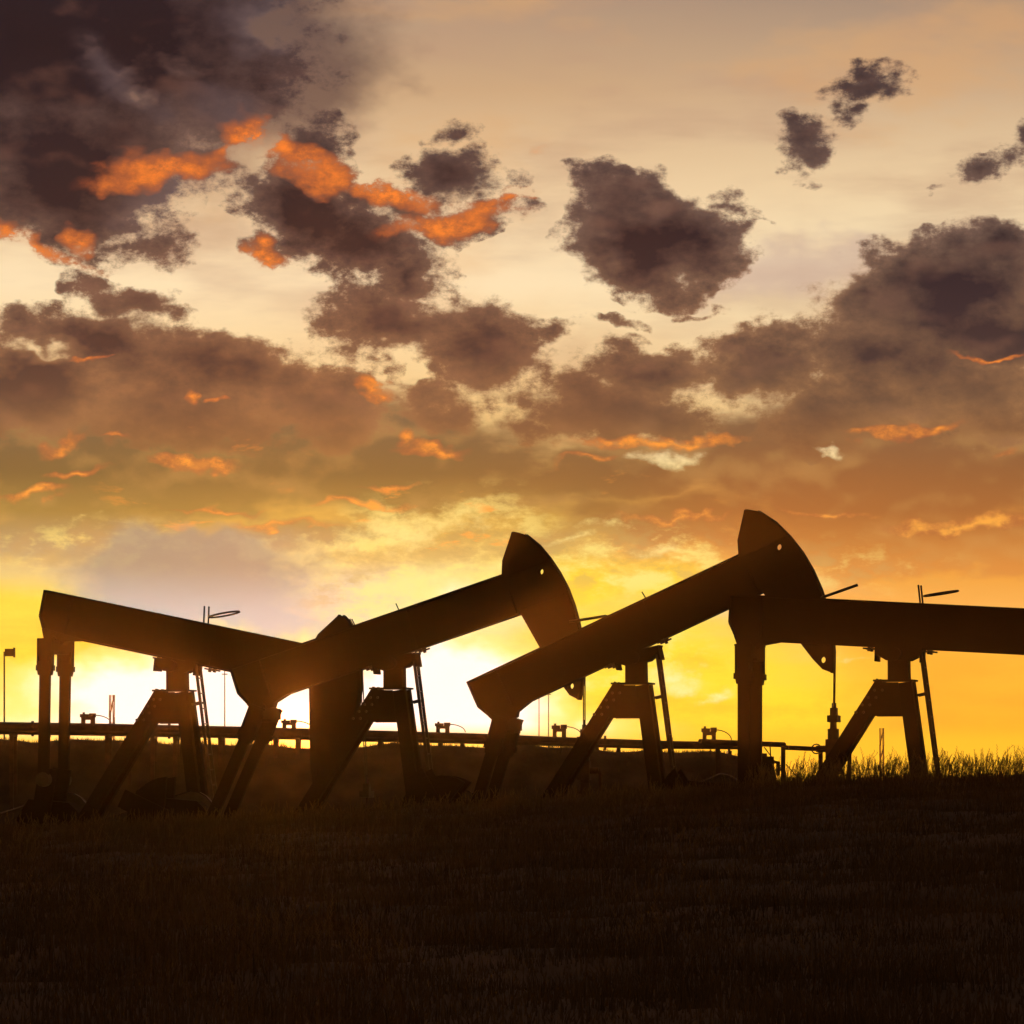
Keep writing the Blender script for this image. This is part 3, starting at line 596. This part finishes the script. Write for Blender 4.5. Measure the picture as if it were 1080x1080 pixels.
def pump(label, loc, tilt, lean, extra):
    root = empty('pumpjack', loc, R(extra['yaw'])); tag(root, label, 'pumpjack', 'pumpjacks in a row behind the crest')
    up = Matrix.Translation((0, 0, HP)); SH = extra.get('shift', 0.0); T = up @ Matrix.Rotation(-R(tilt), 4, 'Y') @ Matrix.Translation((SH, 0, 0)); HR = HEAD_R + SH
    def part(name, me, parent=None, mx=None):
        o = bpy.data.objects.new(name, me); COL.objects.link(o)
        if parent is None: parent = root
        o.parent = parent
        if mx is not None: o.matrix_local = mx
        return o
    bmo = part('walking_beam', PM['walking_beam'], mx=T)
    hd = part('horse_head', PM['horse_head'], mx=T); part('face_plate', PM['face_plate'], hd); part('hinge_strap', PM['hinge_strap'], hd); part('hinge_strap', PM['hinge_strap'], hd, Matrix.Translation((-0.06, 0, 0.78)))
    part('saddle_bearing', PM['saddle_bearing'], mx=up @ Matrix.Rotation(-R(tilt*0.55), 4, 'Y') @ Matrix.Translation((0, 0, 0.02)))
    for x in (-0.59, 0.65):
        for y in (-0.16, 0.16): part('clamp_rod', PM['clamp_rod'], bmo, Matrix.Translation((x, y, 0)))
    for nm in ('post_neck', 'cap_plate', 'gusset_plate'): part(nm, PM[nm], mx=up)
    g2 = part('gusset_plate', PM['gusset_plate'], mx=up @ Matrix.Translation((0, 0.57, 0)))
    for p in PM['braces']: part('cross_brace', PM['cross_brace'], mx=up @ Matrix.Translation(p))
    for k in range(4):
        for j in (0, 1): part('bolt', PM['bolt'], mx=up @ Matrix.Translation((-0.45 - 0.13*k + 0.16*j, 0, -0.86 - 0.15*k)))
    for me in PM['leg_r']: part('leg', me, mx=up)
    ld = part('ladder', PM['ladder_rail'][0], mx=up); part('rail', PM['ladder_rail'][1], ld)
    for p in PM['standoffs']: part('standoff', PM['standoff'], ld, Matrix.Translation(p))
    for p in PM['rungs']: part('rung', PM['rung'], ld, Matrix.Translation(p))
    # equalizer across the tail and the two pitmans hanging from it
    c_, s_ = math.cos(R(tilt)), math.sin(R(tilt))
    tx, tz = (SH-3.12)*c_ + 0.12*s_, HP + (SH-3.12)*s_ - 0.12*c_
    tb = MB(); tb.plate([(-3.44, 0.08), (-3.36, -0.10), (-3.30, -0.17), (-2.90, -0.17), (-2.84, -0.08), (-2.50, 0.0), (-2.60, 0.05)], -0.16, 0.16)
    tb.tube([(-3.12, -0.24, -0.12), (-3.12, 0.24, -0.12)], 0.10, 12)
    part('tail_bearing', tb.mesh('tail_bearing', M['paint']), bmo)
    eq = MB(); eq.box(tx-0.17, tx+0.17, -0.67, 0.67, tz-0.24, tz-0.0); eq.box(tx-0.22, tx+0.22, -0.30, 0.30, tz-0.30, tz-0.24)
    part('equalizer', eq.mesh('equalizer', M['paint']))
    L = 3.0; ln = R(lean)
    px_, pz = tx - L*math.sin(ln), tz - 0.1 - L*math.cos(ln)
    for s in (-1, 1):
        q = MB(); q.bar((tx - 0.5*math.sin(ln), s*0.62, tz - 0.1 - 0.5*math.cos(ln)), (px_, s*0.62, pz), 0.235, 0.12)
        po = part('pitman_arm', q.mesh('pitman_arm', M['paint']))
        e = MB(); prof = [(-0.17, 0.06), (0.17, 0.06), (0.17, -0.55), (0.14, -0.72), (-0.14, -0.72), (-0.17, -0.55)]
        e.plate(prof, s*0.62-0.10, s*0.62+0.10, [[(-0.145, -0.30), (-0.11, -0.30), (-0.11, -0.42), (-0.145, -0.42)], [(0.11, -0.30), (0.145, -0.30), (0.145, -0.42), (0.11, -0.42)]])
        e.box(-0.19, 0.19, s*0.62-0.05, s*0.62+0.05, 0.06, 0.10)
        for u in (-0.18, 0.18): e.box(u-0.025, u+0.03, s*0.62-0.06, s*0.62+0.06, -0.62, -0.50)
        part('bearing_box', e.mesh('bearing_box', M['paint']), po, Matrix.Translation((tx, 0, tz - 0.06)) @ Matrix.Rotation(ln*0.9, 4, 'Y'))
        w = MB(); w.tube([(px_, s*0.50, pz), (px_, s*0.72, pz)], 0.16, 14); part('wrist_pin', w.mesh('wrist_pin', M['steel']), po)
    # crank, counterweights, gear box
    cd = R(extra['crank']); cr_ = 0.95
    cx, cz = px_ - cr_*math.cos(cd), pz - cr_*math.sin(cd)
    for s in (-1, 1):
        q = MB(); a = Vector((cx + 1.2*math.cos(cd), s*0.42, cz + 1.2*math.sin(cd))); b_ = Vector((cx - 1.15*math.cos(cd), s*0.42, cz - 1.15*math.sin(cd)))
        q.bar(a, b_, 0.42, 0.09); co = part('crank_arm', q.mesh('crank_arm', M['paint']))
        wv = []
        for k in range(13):
            an = cd + math.pi + R(-62 + 124*k/12); wv.append((cx + 0.95*math.cos(an), cz + 0.95*math.sin(an)))
        wv += [(cx + 0.35*math.cos(cd + math.pi + R(50)), cz + 0.35*math.sin(cd + math.pi + R(50))), (cx + 0.35*math.cos(cd + math.pi - R(50)), cz + 0.35*math.sin(cd + math.pi - R(50)))]
        q = MB(); q.plate(wv, s*0.42 + (-0.16 if s > 0 else 0.05), s*0.42 + (-0.05 if s > 0 else 0.16)); part('counterweight', q.mesh('counterweight', M['paint']), co)
    gb = MB(); gb.plate([(cx-0.62, 0.9), (cx-0.62, cz+0.1), (cx-0.35, cz+0.50), (cx+0.6, cz+0.42), (cx+1.0, cz+0.05), (cx+1.0, 0.9)], -0.22, 0.22)
    gb.tube([(cx, -0.42, cz), (cx, 0.42, cz)], 0.14, 12); part('gear_box', gb.mesh('gear_box', M['paint']))
    pd = MB(); pd.box(cx-0.75, cx+1.15, -0.5, 0.5, 0.34, 0.88); part('gear_box_pedestal', pd.mesh('gear_box_pedestal', M['concrete']))
    # prime mover and belt guard behind the gear box
    bg_ = MB(); mx0, mz0 = cx - 2.2, 0.95
    hull = []
    for k in range(9): an = R(-60 + 150*k/8); hull.append((cx + 0.55*math.cos(an) + 0.1, cz + 0.1 + 0.55*math.sin(an)))
    for k in range(7): an = R(100 + 150*k/6); hull.append((mx0 + 0.32*math.cos(an), mz0 + 0.32*math.sin(an)))
    bg_.plate(hull, 0.95, 1.13); bgo = part('belt_guard', bg_.mesh('belt_guard', M['steel']))
    rm = MB(); rm.tube([(x, 0.94, z) for x, z in hull] + [(hull[0][0], 0.94, hull[0][1])], 0.016, 6, False); part('guard_rim', rm.mesh('guard_rim', M['bright']), bgo)
    mo = MB(); mo.tube([(mx0, 0.0, mz0), (mx0, 0.85, mz0)], 0.30, 16); mo.box(mx0-0.35, mx0+0.35, 0.05, 0.7, 0.36, mz0-0.2); part('motor', mo.mesh('motor', M['paint'], True))
    sk = MB()
    ibeam = [(-0.12, 0.03), (0.12, 0.03), (0.12, 0.06), (0.02, 0.06), (0.02, 0.28), (0.12, 0.28), (0.12, 0.31), (-0.12, 0.31), (-0.12, 0.28), (-0.02, 0.28), (-0.02, 0.06), (-0.12, 0.06)]
    for y in (-0.55, 0.55):
        sk = MB(); sk.plate(ibeam, -1.2, 6.2); sk.v = [(-b_, a_ + y, c2_) for a_, b_, c2_ in sk.v]; part('skid_runner', sk.mesh('skid_runner', M['paint']))
    for x in (-6.1, -4.8, -3.2, -1.6, 0.2, 1.0): sk = MB(); sk.box(x-0.08, x+0.08, -0.53, 0.53, 0.08, 0.26); part('skid_crossbar', sk.mesh('skid_crossbar', M['paint']))
    cs = MB(); cs.box(-6.4, 1.4, -0.9, 0.9, -0.35, 0.03); part('foundation', cs.mesh('foundation', M['concrete']))
    # posts and loops standing on the beam
    for kind, x in extra['top']:
        q = MB()
        if kind == 'post':
            for y in (-0.02,): q = MB(); q.tube([(x + 0.02*y, y, 0.95), (x - 0.02, y, 1.11)], 0.013, 6); part('grab_post', q.mesh('grab_post', M['steel']), bmo)
        if kind == 'loop':
            # a long narrow loop of bar and its twin post, level whatever the tilt
            for y in (-0.16, 0.14): q = MB(); q.tube([(x, y, 0.95), (x - 0.06, y, 1.32)], 0.020, 6); part('grab_post', q.mesh('grab_post', M['steel']), bmo)
            q = MB()
            a0 = R(8 - tilt)
            ring = []
            for k in range(17):
                an = pi2*k/16; u = 0.36 + 0.36*math.cos(an); vv = 0.13*math.sin(an); rl = R(extra['roll']); ring.append((x + 0.04 + u*math.cos(a0), vv*math.cos(rl), 1.10 + u*math.sin(a0) + vv*math.sin(rl)))
            q.tube(ring, 0.022, 6, False); part('grab_loop', q.mesh('grab_loop', M['steel']), bmo)
        if kind in ('arm_back', 'arm_front'):
            a0 = R((9 if kind == 'arm_back' else 18) - tilt)
            sgn = -1 if kind == 'arm_back' else 1
            q.tube([(x, -0.1, 0.96), (x + sgn*0.80*math.cos(a0), -0.1, 0.97 + sgn*0.80*math.sin(a0))], 0.030, 8)
            q.tube([(x, -0.1, 0.955), (x, 0.12, 0.955)], 0.03, 6); part('lifting_arm', q.mesh('lifting_arm', M['steel']), bmo)
    # bridle, carrier bar, polished rod
    zt = HP + HR*math.sin(R(max(-30.0 + tilt, -85)))
    zc = HP - extra['carrier']
    for y in (-0.07, 0.07):
        q = MB(); fac = [((frad(a - tilt) + SH + 0.014)*math.cos(R(a)), y, HP + (frad(a - tilt) + SH + 0.014)*math.sin(R(a))) for a in np.linspace(24 + tilt, max(0.0, tilt - 28), 9)]
        q.tube(fac + [(HR + 0.012, y, zc)], 0.014, 6); part('bridle_cable', q.mesh('bridle_cable', M['steel']))
    q = MB(); q.box(HR-0.10, HR+0.12, -0.20, 0.20, zc-0.14, zc); q.box(HR-0.06, HR+0.08, -0.08, 0.08, zc-0.001, zc+0.16); part('carrier_bar', q.mesh('carrier_bar', M['steel']))
    q = MB(); q.tube([(HR+0.012, 0, zc+0.36), (HR+0.012, 0, 1.6)], 0.022, 8)
    q.tube([(HR+0.012, 0, zc+0.16), (HR+0.012, 0, zc+0.26)], 0.05, 8); part('polished_rod', q.mesh('polished_rod', M['bright']))
    return root

Z0 = PAD
def base_at(X, Y, d):
    p = at(X, Y, d); return (p.x, p.y, p.z - HP)
P1 = base_at(187, 697, 140.5); P2 = base_at(416, 694, 137.0); P3 = base_at(671, 688, 133.5); P4 = base_at(948, 684, 130.0)
pump('pumpjack at the far left, beam tail raised and head dipped behind the next pump', P1, -11.6, 1, dict(yaw=-17, roll=22, shift=0.2, crank=80, top=[('loop', 0.30)], carrier=2.9))
pump('second pumpjack from the left, head raised over the third pump\'s tail', P2, 17.9, 24, dict(yaw=-14.5, crank=-25, top=[('post', 0.42)], carrier=1.72))
pump('third pumpjack from the left, its horse head reaching highest of all', P3, 24.3, 17, dict(yaw=-13, crank=-60, top=[('post', 0.66), ('arm_back', -0.26)], carrier=1.35))
pump('rightmost and nearest pumpjack, nearly level beam running out of the picture', P4, -3.3, 0, dict(yaw=-14, roll=10, crank=10, top=[('loop', 0.42), ('arm_front', -1.66)], carrier=2.2))

# ------------------------------------------------------------------ wellheads under the heads
def wellhead(label, loc, top):
    root = empty('wellhead', loc, YAW); tag(root, label, 'wellhead', 'wellheads below the horse heads')
    q = MB(); q.tube([(0,0,-0.3),(0,0,top-0.9)], 0.11, 14); q.tube([(0,0,0.25),(0,0,0.37)], 0.26, 16); q.tube([(0,0,top-1.25),(0,0,top-1.15)], 0.22, 16); q.build('casing_head', M['rust'], root)
    q = MB(); q.box(-0.15, 0.12, -0.14, 0.14, top-0.92, top-0.52); q.tube([(-0.36,0,top-0.72),(0.3,0,top-0.72)], 0.07, 10); q.build('pumping_tee', M['rust'], root)
    q = MB(); q.tube([(0,0,top-0.52),(0,0,top-0.30),(0,0,top-0.30),(0,0,top)], [0.12,0.12,0.075,0.06], 12); q.build('stuffing_box', M['steel'], root)
    q = MB(); q.tube([(-0.36+0.10*math.cos(pi2*k/12), 0.02, top-0.72+0.10*math.sin(pi2*k/12)) for k in range(13)], 0.014, 6, False)
    q.tube([(-0.36,0.0,top-0.72),(-0.36,0.06,top-0.72)], 0.02, 6); q.build('hand_wheel', M['steel'], root)
    q = MB(); q.tube([(0.3,0,top-0.72),(0.34,0,top-0.80),(0.34,0.02,0.1),(0.34,0.4,0.0),(0.34,3,-0.02)], 0.045, 8); q.build('flow_line', M['rust'], root)
    return root
def well_at(P_, top, label, yaw=-14, sh=0.0):
    d = Matrix.Rotation(R(yaw), 4, 'Z') @ Vector((HEAD_R + sh + 0.012, 0, 0)); wellhead(label, (P_[0]+d.x, P_[1]+d.y, P_[2]), top)
well_at(P1, 1.5, 'wellhead under the dipped head of the far left pumpjack', -17, 0.2)
well_at(P2, 3.15, 'wellhead under the raised head of the second pumpjack, beside the third pump\'s frame')
well_at(P3, 3.55, 'wellhead whose rod hangs just left of the rightmost pump\'s raking leg')
well_at(P4, 2.6, 'wellhead of the rightmost pumpjack, beyond the right edge')

# ------------------------------------------------------------------ pipelines on the bank
def px_pts(lst, d0, d1, X0, X1): return [at(X, Y, d0 + (d1-d0)*(X-X0)/(X1-X0)) for X, Y in lst]
PL = [(-560, 756), (-250, 762), (0, 768), (100, 769.5), (250, 772.5), (400, 776.5), (500, 779), (600, 782.5), (700, 785.5), (782, 787)]
pp = px_pts(PL, 156, 162, 0, 782)
root = empty('pipeline', (pp[2].x, pp[2].y, pp[2].z)); tag(root, 'thick dark pipeline running on short supports along the bank', 'pipeline')
def rel(pts): return [p - root.location for p in pts]
q = MB(); q.tube(rel(pp), [0.155]*3 + [0.155, 0.15, 0.145, 0.135, 0.12, 0.105, 0.085], 14); q.build('main_pipe', M['rust'], root, True)
q = MB(); q.tube(rel([p + Vector((0, 0.55, 0.02)) for p in pp]), 0.09, 10); q.build('second_pipe', M['rust'], root, True)
q = MB(); q.tube(rel([p + Vector((0, -0.5, -0.08)) for p in pp[:-1]]), 0.045, 8); q.build('thin_pipe', M['rust'], root, True)
def pipe_z(x):
    xs = [p.x for p in pp]; return float(np.interp(x, xs, [p.z for p in pp])), float(np.interp(x, xs, [p.y for p in pp]))
x = -13.4
k = 0
fl = []
while x < 5.7:
    z, y = pipe_z(x); zb = float(berm(np.array(x), np.array(y)))
    q = MB(); q.box(-0.05, 0.05, -0.7, 0.75, -0.20, -0.13); q.box(-0.05, 0.05, -0.62, -0.52, zb - z - 0.15, -0.20); q.box(-0.05, 0.05, 0.5, 0.6, zb - z - 0.15, -0.20)
    q.box(-0.03, 0.03, -0.16, 0.16, -0.13, -0.05)
    o = q.build('pipe_support', M['rust'], root); o.location = Vector((x, y, z)) - root.location
    x += random.choice((0.55, 0.8, 1.1, 1.5)) ; k += 1
for X in (40, 180, 345, 430, 545, 640, 712):
    x = (X-540)/FP*158; z, y = pipe_z(x)
    q = MB(); q.tube([(-0.03,0,0),(0.03,0,0)], 0.19, 14); o = q.build('flange', M['rust'], root); o.location = Vector((x, y, z)) - root.location

VL = [(93, 'clamp valve on the pipeline beside the far left pump\'s pitmans'), (305, 'clamp valve on the pipeline right above the setting sun'), (467, 'clamp valve on the pipeline right of the second pump\'s ladder'),
      (590, 'clamp valve on the pipeline left of the third pump\'s raking leg'), (748, 'clamp valve on the pipeline between third pump\'s ladder and the tall pitmans')]
for i, (X, lab) in enumerate(VL):
    x = (X-540)/FP*(156+X/782*6); z, y = pipe_z(x)
    t = empty('pipe_valve', (x, y, z + 0.12)); tag(t, lab, 'valve', 'valves standing on the pipeline')
    sq = [0.9, 0.75, 0.85, 1.0, 1.1][i]
    q = MB(); q.box(-0.17, -0.07, -0.08, 0.08, -0.02, 0.20*sq); q.box(0.06, 0.17, -0.08, 0.08, -0.02, 0.20*sq); q.box(-0.07, 0.06, -0.06, 0.06, 0.13*sq, 0.21*sq); q.build('yoke', M['rust'], t)
    q = MB(); q.box(-0.20, 0.02, -0.1, 0.1, 0.20*sq, 0.29*sq); q.box(0.03, 0.19, -0.1, 0.1, 0.20*sq, 0.31*sq); q.build('bonnet', M['rust'], t)
    q = MB(); q.tube([(-0.11,0,0.28*sq),(-0.11,0,0.34*sq)], 0.03, 6); q.build('stem', M['rust'], t)
    q = MB(); q.tube([(0.15 + 0.42*math.sin(pi2/4*k/8), 0.05, 0.02 + (0.24*sq)*math.cos(pi2/4*k/8)) for k in range(9)], 0.012, 6, False); q.build('hose', M['rust'], t)

# end frame of the pipe, clear of the bank at the right
t = empty('pipe_rack', at(826, 822, 158)); tag(t, 'open pipe frame with two legs ending right of the bank', 'pipe rack')
def r2(*ps): return [at(X, Y, d) - t.location for X, Y, d in ps]
q = MB(); q.tube(r2((738, 782, 156), (800, 784.5, 157), (827, 785.5, 158)), 0.065, 10); q.build('pipe', M['rust'], t, True)
q = MB(); q.tube(r2((829, 788.5, 158), (852, 789.5, 158.5), (863, 790, 158.5), (865.5, 793, 158.5), (865.5, 835, 158.5)), 0.058, 10); q.build('end_pipe', M['rust'], t, True)
for X, Y in ((757, 785), (826, 787)):
    q = MB(); q.bar(*r2((X, Y, 157.5), (X, 845, 157.5)), 0.11, 0.11); q.build('leg', M['rust'], t)
q = MB(); q.bar(*r2((806, 788, 157.6), (826, 815, 157.6)), 0.025, 0.025); q.build('brace', M['steel'], t); q = MB(); q.bar(*r2((829, 806, 157.6), (843, 822, 157.6)), 0.02, 0.02); q.build('brace', M['steel'], t)
q = MB()
for X in (790, 801, 812): q = MB(); q.bar(*r2((X, 786, 157), (X+1, 800, 157)), 0.03, 0.03); q.build('hanger', M['rust'], t)
p = at(800, 822, 156); t = empty('equipment_skid', p); tag(t, 'low dark equipment box at the right end of the bank', 'skid')
q = MB(); q.box(-0.42, 0.36, -0.5, 0.5, -1.0, 0.56); q.build('cabinet', M['paint'], t)
q = MB(); q.tube([(0.36, -0.1, 0.42), (0.48, -0.1, 0.42), (0.48, -0.1, 0.1)], 0.05, 8); q.box(0.0, 0.2, -0.2, 0.1, 0.56, 0.64); q.build('outlet_pipe', M['rust'], t)
q = MB(); q.box(-0.5, 0.42, -0.56, 0.56, -1.2, -0.8); q.build('base', M['concrete'], t)

# ------------------------------------------------------------------ lamp post and far masts
p = at(4.5, 800, 165); t = empty('floodlight_post', p); tag(t, 'thin post with a boxy floodlight at the left edge', 'lamp post')
hgt = (800-688)/FP*165
q = MB(); q.tube([(0,0,-1),(0,0,hgt+0.02)], 0.022, 8); q.build('post', M['steel'], t)
q = MB(); q.box(0.02, 0.24, -0.1, 0.1, hgt-0.1, hgt+0.09); q.box(0.24, 0.28, -0.12, 0.12, hgt-0.13, hgt+0.12); q.build('lamp_head', M['paint'], t)
q = MB(); q.bar((0,0,hgt), (0.05,0,hgt), 0.03, 0.03); q.build('bracket', M['steel'], t)
for X, Yt, d, lab in ((237, 706, 265, 'very thin far mast seen between the far left pump\'s ladder and the next pump'), (568.5, 730, 300, 'left one of two thin far masts beside the third pump\'s tail'), (578.5, 728, 300, 'right one of two thin far masts beside the third pump\'s tail')):
    p = at(X, 800, d); p.z = -1.4; t = empty('mast', p); tag(t, lab, 'mast', 'thin masts on the horizon'); top = at(X, Yt, d).z - p.z
    q = MB(); q.tube([(0,0,-0.3),(0,0,top*0.5),(0,0,top)], [0.045,0.035,0.02], 8); q.build('pole', M['steel'], t)
    q = MB(); q.bar((-0.12,0,top-0.2),(0.12,0,top-0.2),0.04,0.04); q.build('crossbar', M['steel'], t)
for X, Yt, d, w, lab in ((118, 733, 320, 0.14, 'tiny lattice tower on the horizon behind the far left pump'), (930, 768, 400, 0.14, 'faint lattice tower under the rightmost pump\'s frame')):
    p = at(X, 800, d); p.z = -1.5; t = empty('lattice_tower', p); tag(t, lab, 'tower', 'far lattice towers'); top = at(X, Yt, d).z - p.z
    for sx, sy in ((-1,-1),(1,-1),(1,1),(-1,1)):
        q = MB(); q.bar((sx*w, sy*w, -0.3), (sx*0.05, sy*0.05, top), 0.04, 0.04); q.build('leg', M['rust'], t)
    q = MB(); nn = 9
    for k in range(nn):
        z0, z1 = top*k/nn, top*(k+1)/nn; w0 = w*(1-k/nn)+0.12*k/nn; w1 = w*(1-(k+1)/nn)+0.12*(k+1)/nn
        for s in (-1, 1): q.bar((-w0, s*w0, z0), (w1, s*w1, z1), 0.06, 0.06); q.bar((s*w0, -w0, z0), (s*w1, w1, z1), 0.06, 0.06)
    q.build('lattice', M['rust'], t)['kind'] = 'stuff'
    q = MB()
    for zf_, ww in ((0.55, 0.9), (0.68, 0.6)): q.bar((-ww, 0, top*zf_), (ww, 0, top*zf_), 0.09, 0.09); q.build('crossarm', M['steel'], t); q = MB()

# ------------------------------------------------------------------ air volume added for the brown veil of lens glare
q = MB(); q.box(-901, 901, -301, 1201, -3.2, 9.0); hz = q.build('glare_haze', M['steel']); hz.data.materials.clear()
hm = bpy.data.materials.new('glare_haze'); hm.use_nodes = True; tt = hm.node_tree; tt.nodes.clear()
pv = tt.nodes.new('ShaderNodeVolumePrincipled'); pv.inputs['Color'].default_value = (0.95, 0.52, 0.18, 1); pv.inputs['Density'].default_value = GLARE_HAZE_DENSITY; pv.inputs['Anisotropy'].default_value = 0.93
oo = tt.nodes.new('ShaderNodeOutputMaterial'); tt.links.new(pv.outputs[0], oo.inputs['Volume']); hz.data.materials.append(hm)
tag(hz, 'thin warm air volume added to veil the hillside and pumps like lens glare', 'glare_haze', kind='stuff')
